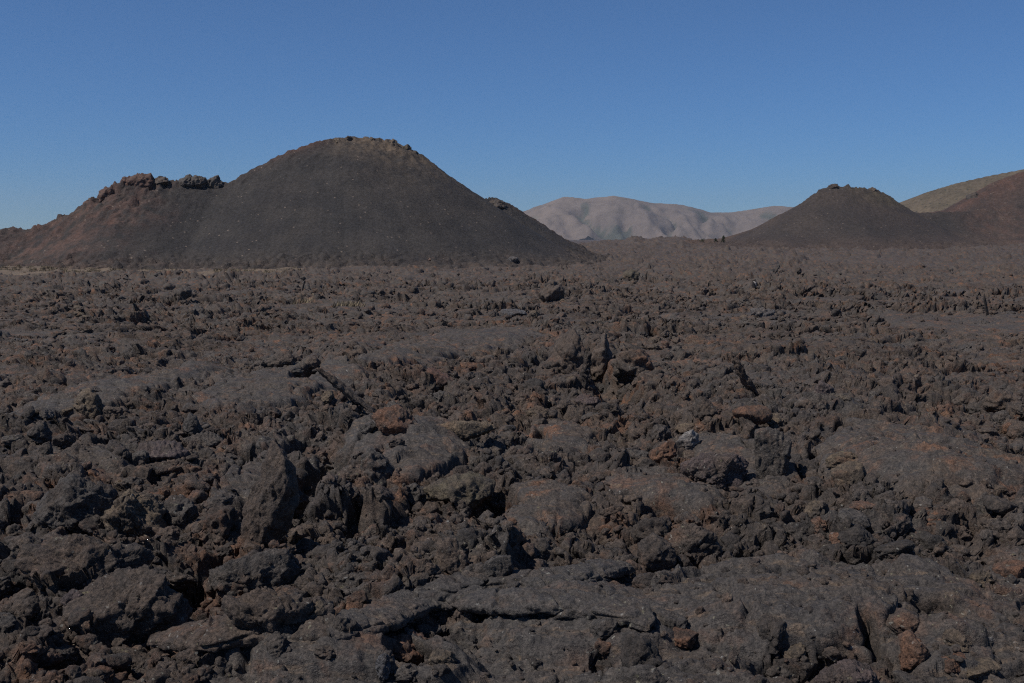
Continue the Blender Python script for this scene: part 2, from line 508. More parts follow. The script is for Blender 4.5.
def rock_shape(seed, dims, style='block', sub=5, fine=1.0, taper=0.0):
    """Vertices of a clinkery lava rock: a body cut by random planes, then lumped and pitted in real size."""
    r = np.random.default_rng(seed)
    d, _ = ico(sub)
    dims = np.array(dims, float) / 2
    nplanes, kk = {'block': (13, 24), 'boulder': (20, 7), 'slab': (13, 22), 'plate': (11, 20), 'spire': (11, 18), 'log': (16, 8)}[style]
    nv = r.normal(size=(nplanes, 3)); nv /= np.linalg.norm(nv, axis=1)[:, None]
    off = r.uniform(.70, 1.0, nplanes)
    if style in ('slab', 'plate'):
        ax = 1 if style == 'slab' else 2
        nv[:, ax] *= .35; nv /= np.linalg.norm(nv, axis=1)[:, None]
        e = np.zeros((2, 3)); e[0, ax] = 1; e[1, ax] = -1
        e += r.normal(size=(2, 3)) * .05
        nv = np.concatenate([nv, e]); off = np.concatenate([off, [.9, .9]])
    s = np.maximum(d @ nv.T, 1e-3) / off
    rad = 1.0 / (np.sum(np.maximum(s, .05) ** kk, 1) ** (1 / kk))
    rad = np.minimum(rad, 1.25)
    p = d * rad[:, None]
    size = float(np.cbrt(np.prod(dims)) * 2)
    q = p * dims
    if taper:
        q[:, 0] *= 1 - taper * .5 * (1 - q[:, 2] / dims[2])
    nrm = p / dims; nrm /= np.linalg.norm(nrm, axis=1)[:, None] + 1e-9
    thin = dims.min() * 2
    o = r.uniform(0, 50, 3)
    amp = min(size * .5, thin) * (.42 if style in ('slab', 'plate', 'log') else 1.0)
    h = amp * .20 * fbm3(q / (size * .42) + o, seed, 2) + amp * .24 * (fbm3(q / (size * .36) + o + 9, seed + 21, 2, .5, True) - .45)
    f1, f2, cid = worley3(q / (size * .30) + fbm3(q / (size * .3) + 3, seed + 3, 1)[:, None] * .3 + o, seed + 1)
    sg = 1 if r.random() < .35 else -.8                       # lumps, or scooped hollows with sharp rims
    h += amp * .11 * ((rnd(cid, 3) - .5) + sg * (.5 - f1) - .45 * (1 - sst(0, .16, f2 - f1)))
    if sub < 4:
        h += amp * .30 * (fbm3(q / (size * .21) + o, seed + 31, 2, .6, True) - .45)
    if sub >= 4:
        f1, f2, cid = worley3(q / (size * .125) + o, seed + 2)
        h += amp * .095 * fine * (-.9 * (.45 - f1) + .6 * (rnd(cid, 4) - .5) - .5 * (1 - sst(0, .16, f2 - f1)))
        h += amp * .065 * fine * fbm3(q / (size * .055) + o, seed + 9, 3, .65, True)
    if style in ('slab', 'plate', 'log'):                      # long ribs
        w = fbm3(q / (size * .5), seed + 11, 2) * size * .16
        ax = 0
        h += thin * .06 * np.sin((q[:, ax] + .35 * q[:, 2 if style == 'slab' else 1] + w) / (size * .028)) * (.4 + .6 * sst(-.2, .4, fbm3(q / (size * .3), seed + 12, 2)))
    return q + nrm * h[:, None]


def rock_mesh(name, seed, dims, style, sub, mat, fine=1.0, taper=0.0):
    v = rock_shape(seed, dims, style, sub, fine, taper)
    return mesh_from(name, v, ico(sub)[1], mat)


def rot(rx=0, ry=0, rz=0):
    cx, sx, cy, sy, cz, sz = math.cos(rx), math.sin(rx), math.cos(ry), math.sin(ry), math.cos(rz), math.sin(rz)
    return np.array([[cz, -sz, 0], [sz, cz, 0], [0, 0, 1]]) @ np.array([[cy, 0, sy], [0, 1, 0], [-sy, 0, cy]]) @ np.array([[1, 0, 0], [0, cx, -sx], [0, sx, cx]])


MAT = {'ground': lava_mat('lava_flow_rock', who='attr', ground=True, rust=.60, pale=.85), 'rock': lava_mat('lava_rock'), 'stuff': lava_mat('lava_rubble_rock', who='attr'),
       'dark': lava_mat('dark_lava', (.040, .036, .033), .7, .72, pale=.93), 'grey': lava_mat('grey_lava', (.074, .069, .065), .8, .66),
       'brown': lava_mat('brown_lava', (.090, .070, .057), .75, .64), 'rust': lava_mat('rusty_lava', (.150, .078, .048), .80, .58),
       'tan': lava_mat('tan_lava', (.135, .105, .072), .8, .64), 'pale': lava_mat('pale_lava', (.24, .235, .23), .85, .72, pale=.8),
       'red': lava_mat('reddish_lava', (.110, .058, .044), .85, .62), 'blue': lava_mat('bluish_lava', (.088, .092, .102), .8, .72, pale=.82),
       'purple': lava_mat('purplish_lava', (.090, .070, .070), .85, .70), 'moss': lava_mat('lichened_lava', MOSS, .8, .68, pale=.78)}

BOX = []       # pixel boxes of placed rocks


def free(px, py, w, h, grow=.36):
    return all(abs(px - a) > (w + c) * grow or abs(py - b) > (h + e) * grow for a, b, c, e in BOX)


# pixel centre, width and height in pixels, style, material, roll in the picture, yaw, label, short reference, name
FEAT = [
 (269, 503, 92, 120, 'slab', 'brown', 19, -26, 'tall ribbed lava slab leaning upright in the rubble, the biggest standing slab', 'the tall leaning slab', 'lava_slab'),
 (205, 440, 34, 15, 'log', 'grey', -3, 10, 'stubby log-shaped lava lump lying below the smooth crust lobes', 'the stubby log-shaped lump', 'lava_lump'),
 (192, 427, 18, 24, 'boulder', 'grey', 5, 0, 'rounded grey lava stump standing against the log-shaped lump', 'the rounded stump', 'lava_rock'),
 (74, 511, 58, 50, 'block', 'grey', 0, 20, 'big grey lava block with a dark shaded end, beside a knobby pale-brown block', 'the big grey block with dark end', 'lava_boulder'),
 (131, 517, 44, 54, 'block', 'tan', -8, 0, 'knobby pale-brown lava block standing between deep shadows', 'the knobby pale-brown block', 'lava_boulder'),
 (181, 513, 34, 32, 'boulder', 'grey', 0, 0, 'rounded grey boulder wedged in a dark hollow left of the tall leaning slab', 'the wedged round boulder', 'lava_boulder'),
 (222, 524, 30, 34, 'block', 'rock', 10, 40, 'squat rough block close against the left foot of the tall leaning slab', 'the squat block', 'lava_boulder'),
 (40, 433, 22, 26, 'boulder', 'grey', 8, 0, 'small egg-shaped boulder perched on rubble near the left edge', 'the egg-shaped boulder', 'lava_boulder'),
 (88, 562, 118, 56, 'boulder', 'rock', 14, 15, 'broad dark lava hump with a smooth top sloping down to the right', 'the broad dark hump', 'lava_hump'),
 (128, 612, 84, 84, 'block', 'brown', 12, 30, 'large clinkery brown lava mass above the lower left corner, sharply shaded on its right side', 'the large clinkery mass', 'lava_mass'),
 (252, 575, 84, 34, 'block', 'grey', -2, 12, 'flat-topped grey block with pale streaks at the foot of the leaning slab', 'the flat-topped streaked block', 'lava_block'),
 (272, 613, 92, 48, 'boulder', 'brown', -4, 10, 'wide brown boulder with a rust-coloured base resting on the grey ledge', 'the wide rust-based boulder', 'lava_boulder'),
 (318, 618, 20, 26, 'block', 'tan', 0, 0, 'small tan block casting a short shadow beside the wide boulder', 'the small tan block', 'lava_rock'),
 (404, 648, 44, 34, 'block', 'rust', 0, 15, 'rust-faced lava block beneath the end of the long grey ledge', 'the rust-faced block', 'lava_block'),
 (383, 667, 15, 24, 'spire', 'blue', 10, 0, 'small pointed blue-grey stone below the rust-faced block', 'the pointed blue-grey stone', 'lava_rock'),
 (600, 361, 25, 48, 'spire', 'brown', 8, 15, 'upright finger of brown lava standing beside the darkest pit', 'the upright lava finger', 'lava_finger'),
 (570, 358, 32, 40, 'block', 'brown', -10, 20, 'rough brown mass leaning against the left side of the thin dark blade', 'the leaning brown mass', 'lava_mass'),
 (636, 364, 32, 30, 'block', 'rock', 12, 0, 'broad brown block right of the upright finger, above the shadow of the pit', 'the broad pit-side block', 'lava_block'),
 (586, 366, 11, 34, 'spire', 'dark', 9, 0, 'thin dark lava blade left of the upright finger', 'the thin dark blade', 'lava_rock'),
 (622, 378, 14, 20, 'block', 'brown', -22, 0, 'knobby lump jutting from the wall of the darkest pit', 'the jutting knobby lump', 'lava_lump'),
 (588, 402, 26, 15, 'boulder', 'purple', 0, 0, 'smooth purplish boulder below the darkest pit', 'the purplish boulder', 'lava_boulder'),
 (462, 491, 60, 24, 'block', 'moss', 4, 0, 'lichened yellowish lava lip overhanging a small black cave', 'the yellowish overhanging lip', 'lava_overhang'),
 (458, 432, 62, 15, 'log', 'tan', -4, 8, 'curved tan-grey lava lip shaped like a closed mouth', 'the curved tan-grey lip', 'lava_lip'),
 (374, 466, 24, 38, 'block', 'grey', -8, 25, 'upright pointed grey block left of the smooth grey crust', 'the upright pointed block', 'lava_block'),
 (395, 422, 36, 22, 'block', 'rust', 4, 0, 'orange-brown weathered block set among grey crust pieces', 'the orange-brown block', 'lava_block'),
 (438, 380, 34, 17, 'plate', 'red', 24, 0, 'reddish plate of lava tilted up to the right behind the curved lip', 'the reddish tilted plate', 'lava_plate'),
 (470, 367, 24, 9, 'block', 'rust', 0, 0, 'small rusty block at the upper end of the reddish tilted plate', 'the small rusty block', 'lava_rock'),
 (535, 398, 12, 14, 'boulder', 'rust', 10, 0, 'small upright pinkish-orange stone in grey rubble', 'the pinkish-orange stone', 'lava_rock'),
 (687, 444, 19, 21, 'block', 'pale', 12, 0, 'whitish lava rock, the palest and brightest in the rubble', 'the whitish rock', 'lava_rock'),
 (664, 452, 24, 15, 'block', 'rust', -10, 0, 'orange rock lying next to the whitish rock', 'the orange rock', 'lava_rock'),
 (748, 415, 36, 16, 'plate', 'rust', -4, 10, 'splintered orange lava crust overhanging a black notch', 'the splintered orange crust', 'lava_crust'),
 (774, 452, 44, 58, 'slab', 'grey', 3, -12, 'upright flat greenish-grey slab below the splintered orange crust', 'the flat greenish-grey slab', 'lava_slab'),
 (712, 470, 74, 40, 'boulder', 'purple', -14, 0, 'broad smooth purplish-brown hump right of the whitish rock', 'the broad purplish hump', 'lava_hump'),
 (703, 410, 22, 20, 'spire', 'dark', -10, 0, 'dark wedge-shaped stone propped in the rubble above the purplish hump', 'the dark wedge stone', 'lava_rock'),
 (824, 392, 20, 18, 'boulder', 'purple', 0, 0, 'rounded pinkish rock alone in fine brown rubble', 'the rounded pinkish rock', 'lava_rock'),
 (860, 538, 36, 18, 'boulder', 'dark', 8, 0, 'smooth dark egg-shaped stone lying beside rust-coloured pieces', 'the smooth dark stone', 'lava_rock'),
 (820, 526, 14, 16, 'block', 'rust', 0, 0, 'bright rust stone left of the smooth dark stone', 'the bright rust stone', 'lava_rock'),
 (836, 540, 16, 13, 'block', 'rust', 0, 0, 'flat orange stone touching the smooth dark stone', 'the flat orange stone', 'lava_rock'),
 (928, 520, 26, 20, 'block', 'rust', -20, 0, 'rusty curled piece on the edge of the grey flow lobe', 'the rusty curled piece', 'lava_piece'),
 (862, 506, 26, 7, 'plate', 'rust', 4, 0, 'thin red-orange flake lying where the grey flow lobe begins', 'the red-orange flake', 'lava_flake'),
 (850, 476, 40, 20, 'plate', 'tan', -18, 20, 'tan angular plate propped above a dark gap', 'the tan angular plate', 'lava_plate'),
 (1002, 402, 34, 22, 'block', 'brown', 0, 0, 'jagged brown block behind a row of black hollows near the right edge', 'the jagged brown block', 'lava_block'),
 (1008, 428, 12, 12, 'boulder', 'rust', 0, 0, 'small orange stone below the black hollows', 'the small orange stone', 'lava_rock'),
 (744, 374, 13, 42, 'spire', 'rock', -34, 20, 'narrow brown slab lying aslant like a fallen post', 'the slanting narrow slab', 'lava_slab'),
 (986, 306, 6, 28, 'slab', 'dark', -18, 25, 'dark leaning lava plank high on the rough slope near the right edge', 'the dark leaning plank', 'lava_plank'),
 (303, 286, 4.5, 14, 'slab', 'dark', 18, 40, 'thin black leaning slab standing alone in front of the large cinder cone', 'the thin black leaning slab', 'lava_slab'),
 (777, 268, 5, 11, 'spire', 'dark', 22, 0, 'small dark spire, the left of two in front of the smaller cinder cone', 'the left dark spire', 'lava_spire'),
 (798, 271, 5, 9, 'spire', 'dark', 0, 0, 'stubby dark spire, the right of two in front of the smaller cinder cone', 'the right dark spire', 'lava_spire'),
 (760, 313, 22, 11, 'boulder', 'blue', 0, 0, 'bluish-grey boulder above a black gap in the middle distance', 'the bluish-grey boulder', 'lava_boulder'),
 (753, 285, 8, 4.5, 'block', 'pale', -15, 0, 'pale stone catching the light on the far rubble slope', 'the pale far stone', 'lava_rock'),
 (632, 276, 14, 9, 'block', 'moss', 0, 0, 'yellow-grey lichened block on the far rubble in front of the distant mountains', 'the lichened far block', 'lava_block'),
 (514, 313, 30, 6, 'plate', 'blue', 3, 0, 'light blue-grey flat plate lying across the mid-distance rubble', 'the blue-grey flat plate', 'lava_plate'),
 (345, 388, 14, 42, 'spire', 'brown', -48, 10, 'tan bar of lava slanting down from the dark arches', 'the slanting tan bar', 'lava_bar'),
 (283, 361, 30, 15, 'boulder', 'brown', 0, 0, 'brown knob of lava over the left dark arch behind the smooth lobe', 'the brown knob over the arch', 'lava_lump'),
 (314, 368, 26, 16, 'block', 'brown', -12, 0, 'brown lump over the right dark arch behind the smooth lobe', 'the brown lump over the arch', 'lava_lump'),
 (78, 314, 9, 7, 'boulder', 'tan', 0, 0, 'small light-coloured round boulder in the far left rubble', 'the light round boulder', 'lava_boulder'),
 (184, 293, 10, 12, 'block', 'grey', 10, 0, 'grey upright block among far rubble below the dry grass strip', 'the far grey upright block', 'lava_block'),
 (846, 678, 66, 34, 'boulder', 'purple', 0, 0, 'smooth purplish-brown boulder cut off by the bottom edge', 'the bottom purplish boulder', 'lava_boulder'),
 (912, 650, 26, 30, 'block', 'rust', 18, 0, 'orange-brown knobby block in the lower right rubble', 'the orange-brown knobby block', 'lava_block'),
 (950, 661, 30, 14, 'plate', 'rust', -6, 0, 'flat orange-brown cap stone beside the knobby orange-brown block', 'the orange-brown cap stone', 'lava_rock'),
 (989, 638, 19, 8, 'block', 'pale', 0, 0, 'small white crusted stone in the lower right corner area', 'the white crusted stone', 'lava_rock'),
 (640, 655, 40, 30, 'block', 'dark', 4, 20, 'square dark block beside a black gap at the bottom', 'the square dark block', 'lava_block'),
 (680, 640, 32, 16, 'block', 'rust', 0, 0, 'orange weathered stone on the streaky crust above the square dark block', 'the orange weathered stone', 'lava_rock'),
 (608, 646, 34, 20, 'block', 'rust', 0, 0, 'rusty brown block overhanging a dark slot at the bottom', 'the rusty overhanging block', 'lava_block'),
 (775, 645, 14, 9, 'block', 'rust', 0, 0, 'little orange stone right of the purplish flow ridge', 'the little orange stone', 'lava_rock'),
 (1010, 571, 32, 16, 'plate', 'rust', -12, 0, 'rusty tilted slab with a black gap below at the right edge', 'the rusty edge slab', 'lava_slab'),
 (22, 574, 34, 40, 'block', 'dark', 12, 0, 'rough dark block at the left edge beside the broad hump', 'the dark edge block', 'lava_block'),
 (48, 612, 34, 26, 'plate', 'grey', 28, 0, 'wedge of grey lava lifted over a triangular shadow', 'the grey lifted wedge', 'lava_wedge'),
 (78, 602, 28, 20, 'boulder', 'purple', 0, 0, 'rounded purplish stone right of the lifted grey wedge', 'the rounded purplish stone', 'lava_rock'),
 (88, 405, 26, 22, 'block', 'tan', 0, 0, 'sharp-edged pale-brown block left of the smooth left lobe', 'the sharp pale-brown block', 'lava_block'),
 (167, 452, 44, 20, 'plate', 'purple', 10, 0, 'splintered purplish plate lying below the smooth lobes', 'the splintered purplish plate', 'lava_plate'),
 (550, 295, 20, 18, 'block', 'brown', 0, 0, 'brown block above a black hollow in the middle distance', 'the brown mid-distance block', 'lava_block'),
 (655, 330, 12, 12, 'block', 'dark', 20, 0, 'dark angular stone above the pit finger in the middle distance', 'the dark angular stone', 'lava_rock'),
 (665, 345, 10, 10, 'boulder', 'red', 0, 0, 'small reddish stone among grey mid-distance rubble', 'the small reddish stone', 'lava_rock'),
 (692, 548, 40, 40, 'block', 'brown', -8, 0, 'knobby brown block on the right of a black crevice', 'the knobby brown crevice block', 'lava_block'),
 (655, 555, 34, 30, 'spire', 'brown', -12, 0, 'peaked brown block standing above the streaky crust', 'the peaked brown block', 'lava_block'),
 (500, 565, 30, 30, 'slab', 'grey', 12, 0, 'upright grey shard in the rubble above the long ledge', 'the upright grey shard', 'lava_shard'),
 (450, 560, 34, 30, 'block', 'brown', -30, 0, 'tilted brown block beneath the lichened overhang', 'the tilted brown block', 'lava_block'),
 (1000, 505, 40, 12, 'plate', 'dark', 20, 0, 'ragged dark piece broken up from the grey flow lobe', 'the ragged dark piece', 'lava_piece'),
]


def place(name, px, py, w, h, style, mat, roll=0, yaw=0, seed=0, mesh=None, sub=None, sink=.12):
    """Stands a rock on the ground at the point where its foot shows; returns the object."""
    foot = hit(px, py + h * .36, gz_line)
    py = py + h * .06
    D = foot[1]
    c = pt(px, py, D + (.25 * w * D / F if style not in ('slab', 'spire') else -.05 * h * D / F))
    wm, hm = w * D / F, h * D / F
    a = abs(math.sin(R(roll)))
    if style == 'slab': dims = (wm * .95, max(wm * .34, .06), hm)
    elif style == 'plate': dims = (wm, wm * .8, max(hm, wm * .25))
    elif style == 'spire': dims = (wm, wm * .85, hm * 1.1)
    elif style == 'log': dims = (wm, hm * 1.2, hm * 1.15)
    else: dims = (wm, (wm + hm) * .5, hm * 1.12)
    if style in ('slab', 'spire') and a > .1:                    # the box given is the outline after leaning
        hm2 = hm / max(.55, math.cos(R(roll))); dims = (max(wm * .45, dims[0] - hm * a * .6), dims[1], hm2)
    if sub is None:
        sub = 6 if w * h > 1500 else 5 if w * h > 150 else 4
    me = rock_mesh(name, seed, np.array(dims) * 1.08, style, sub, MAT[mat], 1.0, .55 if name == 'lava_slab' and h > 100 else 0)
    o = link(name, me)
    o.location = c
    o.rotation_euler = (0, R(roll), R(yaw))
    return o


def gz_line(x, y):
    return ground(np.asarray(x), np.asarray(y))[0]


def place_features():
    for i, (px, py, w, h, style, mat, roll, yaw, label, ref, name) in enumerate(FEAT):
        o = place(name, px, py, w, h, style, mat, roll, yaw, seed=500 + i * 7)
        tag(o, label, name.split('_')[-1] if name.split('_')[-1] in ('slab', 'boulder', 'spire', 'block', 'plate') else 'rock', 'loose lava rocks standing out of the flow')
        BOX.append((px, py, w, h))


TONE = [('rock', 'dark brown'), ('grey', 'grey'), ('brown', 'brown'), ('dark', 'blackish'), ('rock', 'rough brown'), ('grey', 'rough grey'), ('tan', 'pale brown')]
PROTO = []


def place_neighbours():
    """The larger loose blocks beside each landmark: copies of a few clinker shapes, each with its own label."""
    for k in range(12):
        style = ('block', 'boulder', 'block', 'block', 'spire', 'plate')[k % 6]
        s = {'block': (1, .85, .8), 'boulder': (1, .9, .85), 'spire': (.8, .7, 1), 'plate': (1, .8, .5)}[style]
        PROTO.append(rock_shape(900 + k, s, style, 5))
    meshes = {}
    r = random.Random(5)
    n = 0
    for (px, py, w, h, style, mat, roll, yaw, label, ref, name) in FEAT:
        for rel, ux, uy in (('directly left of', -1, .1), ('directly right of', 1, .15), ('just in front of', .1, 1), ('just behind', -.1, -1)):
            base_s = np.interp(py, [265, 300, 350, 450, 680], [4.5, 7, 11.5, 21, 34])
            s = base_s * r.uniform(.75, 1.25)
            for tries in range(5):
                qx = px + ux * (w * .5 + s * (.55 + .12 * tries)) + r.uniform(-.15, .15) * s
                qy = py + uy * (h * .42 + s * (.45 + .1 * tries)) + r.uniform(-.1, .1) * s + (h * .15 if ux * ux > .5 else 0)
                if -10 < qx < 1034 and 268 < qy < 690 and free(qx, qy, s, s * .8): break
            else:
                continue
            g = hit(qx, qy + s * .25, gz_line)
            m = ground(np.array([g[0]]), np.array([g[1]]))[1][0]
            if m > .6 and r.random() < .6: continue
            k = r.randrange(12)
            tm, tone = TONE[r.randrange(len(TONE))]
            if (k, tm) not in meshes:
                meshes[k, tm] = mesh_from('lava_block', PROTO[k], ico(5)[1], MAT[tm])
            o = link('lava_block', meshes[k, tm])
            sm = s * g[1] / F
            o.location = (g[0], g[1] + sm * .3, g[2] + sm * .04)
            o.scale = (sm * r.uniform(1.0, 1.4), sm * r.uniform(.85, 1.2), sm * r.uniform(.7, 1.1))
            o.rotation_euler = (r.uniform(-.35, .35), r.uniform(-.35, .35), r.uniform(0, 6.28))
            tag(o, f'{tone} lava block {rel} {ref}', 'block', 'loose lava blocks lying beside the landmark rocks')
            BOX.append((qx, qy, s, s * .8)); n += 1
    print('neighbour blocks', n)


def rubble():
    """All the small clinker: uncountable, one object."""
    r = np.random.default_rng(77)
    n = 27000
    px = r.uniform(-110, 1134, n); py = 272 + (760 - 272) * r.uniform(0, 1, n) ** 1.35
    sp = np.interp(py, [272, 300, 350, 450, 680, 760], [2.8, 3.4, 4.4, 6.4, 10, 12]) * np.clip(r.lognormal(-.12, .6, n), .4, 3.4)
    # ground points by a vectorised march on the coarse surface
    rays = np.stack([ray(a, b) for a, b in zip(px, py)])
    t = np.full(n, 4.0)
    for _ in range(60):
        zb = base(rays[:, 0] * t, t)
        t = np.where(rays[:, 2] * t > zb, t * 1.07, t)
    for _ in range(20):
        t = zb2 = base(rays[:, 0] * t, t) / rays[:, 2]
    x, y = rays[:, 0] * t, t
    z, m = ground(x, y)
    keep = (m < np.where(y < 13, r.uniform(.15, 1.25, n), r.uniform(.15, .95, n))) & (y < 260) & (y > 3)
    x, y, z, sp, px, py, m = x[keep], y[keep], z[keep], sp[keep], px[keep], py[keep], m[keep]
    sp = np.where(m > .6, sp * .62, sp)
    sm = sp * y / F
    lib = {}
    for sub in (2, 3, 4):
        for k in range(16):
            st = ('block', 'block', 'boulder', 'plate')[k % 4]
            lib[sub, k] = rock_shape(1300 + k, {'block': (1, .85, .75), 'boulder': (1, .9, .85), 'plate': (1, .8, .4)}[st], st, sub)
    V, FC, RN = [], [], []
    off = 0
    for i in range(len(x)):
        sub = 2 if sp[i] < 5.5 else 3 if sp[i] < 13 else 4
        p = lib[sub, int(r.integers(16))]
        M = rot(*r.uniform(-.7, .7, 2), r.uniform(0, 6.28)) * (sm[i] * r.uniform(.75, 1.25, 3))[None, :]
        V.append((p @ M.T + (x[i], y[i], z[i] + sm[i] * (-.08 if y[i] < 22 else -.12 if y[i] < 45 else 0))).astype(np.float32)); FC.append(ico(sub)[1] + off); off += len(p)
        RN.append(np.full(len(p), r.uniform(.1, 1), np.float32))
    print('rubble', len(x), 'verts', off)
    me = mesh_from('lava_rubble', np.concatenate(V), np.concatenate(FC), MAT['stuff'])
    attr(me, 'rnd', np.concatenate(RN))
    tag(link('lava_rubble', me), 'loose clinkery brown lava rubble covering the flow', kind='stuff')


def ledge(name, pts, wid, thick, mat, label, seed):
    """A long curved edge of broken crust, following points seen on the ground."""
    P = np.array([hit(a, b, gz_line) for a, b in pts])
    s = np.concatenate([[0], np.cumsum(np.linalg.norm(np.diff(P[:, :2], axis=0), axis=1))])
    n = int(s[-1] / .008) + 2
    u = np.linspace(0, s[-1], n)
    C = np.stack([np.interp(u, s, P[:, k]) for k in range(3)], 1)
    for _ in range(40):
        C[1:-1] = (C[:-2] + C[2:] + 2 * C[1:-1]) / 4
    zb = base(C[:, 0], C[:, 1])
    C[:, 2] = zb + np.interp(u, s, P[:, 2] - base(P[:, 0], P[:, 1])) * .4 + .10
    m = 72
    a = np.linspace(0, 2 * math.pi, m, endpoint=False)
    # cross-section: a rounded flat bar reaching back from the edge
    cx = np.sign(np.cos(a)) * np.abs(np.cos(a)) ** .55; cz = np.sign(np.sin(a)) * np.abs(np.sin(a)) ** .7
    end = np.minimum(1, np.minimum(u, s[-1] - u) / (.35 * wid + .15)) ** .5
    T = np.gradient(C, axis=0); T[:, 2] = 0; T /= np.linalg.norm(T, axis=1)[:, None]
    B = np.stack([-T[:, 1], T[:, 0], np.zeros(n)], 1)
    B *= np.sign(B[:, 1:2] + 1e-9)
    edge = .22 * wid * fbm2(u * 1.3, u * 0 + seed, seed, 4, .6)
    tv = thick * (1 + .5 * fbm2(u * 1.1, u * 0 + 7, seed + 1, 3))
    Q = C[:, None, :] + B[:, None, :] * ((cx[None, :] + 1) * .5 * wid * end[:, None] + edge[:, None])[:, :, None]
    Q[:, :, 2] += (cz[None, :] * .5) * (tv * end)[:, None] + .12 * (cx[None, :] + 1) * .5 * wid
    q = Q.reshape(-1, 3)
    st = np.stack([np.repeat(u, m) * 1.6, np.tile(np.cumsum(np.ones(m)) / m * 9, n), np.zeros(n * m)], 1)
    h = .022 * fbm3(st, seed + 2, 3, .6) + .022 * fbm3(q * 7, seed + 3, 3, .6, True) + .012 * fbm3(q * 25, seed + 4, 2)
    f1, f2, cid = worley3(q * (2.6, 2.6, 6), seed + 5)
    h += -.03 * (1 - sst(0, .10, f2 - f1))
    out = B[np.repeat(np.arange(n), m)] * np.tile(cx, n)[:, None]; out[:, 2] = np.tile(cz, n)
    q = q + out * h[:, None]
    i = np.arange(n - 1)[:, None] * m; j = np.arange(m)[None, :]; j1 = (j + 1) % m
    f = np.stack([i + j, i + j1, i + m + j1, i + m + j], -1).reshape(-1, 4)
    me = mesh_from(name, q, f, MAT[mat])
    tag(link(name, me), label, 'ledge', 'long crust ledges crossing the foreground')


# ------------------------------------------------------------------ hills
def hill(name, ridge, slope, res, colour, mat, back=None, amp=1.0, lam=20.0, foot=1.2, drop=3.0, rock=.0, rocklam=2.0, seed=0, spur=None, soft=.9, rugged=None, rubbly=0):
    ridge = np.array(ridge, float)
    a = np.arange(ridge[0, 0], ridge[-1, 0] + .1, max(1.0, (ridge[-1, 0] - ridge[0, 0]) / 260))
    rw = np.interp(a, ridge[:, 0], ridge[:, 1]); D = np.interp(a, ridge[:, 0], ridge[:, 2])
    for _ in range(6):
        D[1:-1] = (D[:-2] + 2 * D[1:-1] + D[2:]) / 4
    P = np.stack([pt(p, q, d) for p, q, d in zip(a, rw, D)])
    hmax = P[:, 2].max() + 12
    ext = hmax / slope * 1.1
    X, Y = np.meshgrid(np.arange(P[:, 0].min() - ext, P[:, 0].max() + ext, res), np.arange(P[:, 1].min() - ext, P[:, 1].max() + ext * (back or 1), res))
    wx = X + amp * .8 * fbm2(X / lam, Y / lam, seed + 1, 3); wy = Y + amp * .8 * fbm2(X / lam + 5, Y / lam, seed + 2, 3)
    Z = np.full(X.shape, -1e9); kk = soft
    for x, y, z in P:
        Z = np.maximum(Z, z - slope * np.hypot(wx - x, wy - y))
    W = np.zeros(X.shape); U = np.zeros(X.shape); T = np.zeros(X.shape); W2 = np.zeros(X.shape)
    for (x, y, z), u in zip(P, a):
        dd = slope * np.hypot(wx - x, wy - y)
        e = np.exp(np.maximum((z - dd - Z) * kk, -40)); e2 = e ** .35
        W += e; T += e * dd; U += e2 * u; W2 += e2
    T = np.maximum(T / W - 1.0 / kk, 0); U /= W2
    Z0 = Z
    for _ in range(5):
        Zb = Z.copy(); Zb[1:-1, 1:-1] = (Z[1:-1, 1:-1] * 4 + Z[:-2, 1:-1] + Z[2:, 1:-1] + Z[1:-1, :-2] + Z[1:-1, 2:]) / 8; Z = Zb
    kf = sst(.3, 2.0 + 2 * res, T); Z = Z0 * (1 - kf) + Z * kf
    fade = sst(0, 5 * res + amp * 1.5, T)
    Z = Z + amp * fbm2(X / lam, Y / lam, seed + 3, 4) * fade
    if spur is not None:
        Z = Z + spur(X, Y, T) * fade
    if rock:
        rk = rock * np.exp(-T / (rock * 7 + .1))
        Z = Z + rk * (.8 * fbm2(X / rocklam, Y / rocklam, seed + 6, 3, .6, True) - .2)
    if rugged is not None:
        Z = Z + rugged(U, T) * (.9 * fbm2(X / 4.5, Y / 4.5, seed + 8, 3, .6, True) - .25 + .6 * chunks(X, Y, 2.4, .7, seed + 9)) * sst(0, 1, Z - base(X, Y))
    G = base(X, Y) - .15
    t = (Z - G) / foot
    Z = G + np.where(t > 20, t, np.log1p(np.exp(np.clip(t, -30, 20)))) * foot - drop * sst(.22, .03, np.log1p(np.exp(np.clip(t, -30, 20))) * 1.0)
    if rubbly:
        lo = sst(4.5, .6, Z - G + 2.2 * fbm2(X / 16, Y / 16, seed + 15, 2)) * sst(-.2, .1, Z - G)
        Z = Z + rubbly * lo * (chunks(X, Y, 1.7, .5, seed + 14) + .35 * fbm2(X / 5, Y / 5, seed + 16, 3))
    n, m = X.shape
    v = np.stack([X.ravel(), Y.ravel(), Z.ravel()], 1)
    i = np.arange(n - 1)[:, None] * m; j = np.arange(m - 1)[None, :]
    f = np.stack([i + j, i + j + 1, i + m + j + 1, i + m + j], -1).reshape(-1, 4)
    me = mesh_from(name, v, f, mat)
    H = Z - G
    attr(me, 'tint', colour(X.ravel(), Y.ravel(), H.ravel(), U.ravel(), T.ravel()))
    HILLS.append((X[0, 0], Y[0, 0], res, Z))
    o = link(name, me); tag(o, kind='structure')
    return o


HILLS = []


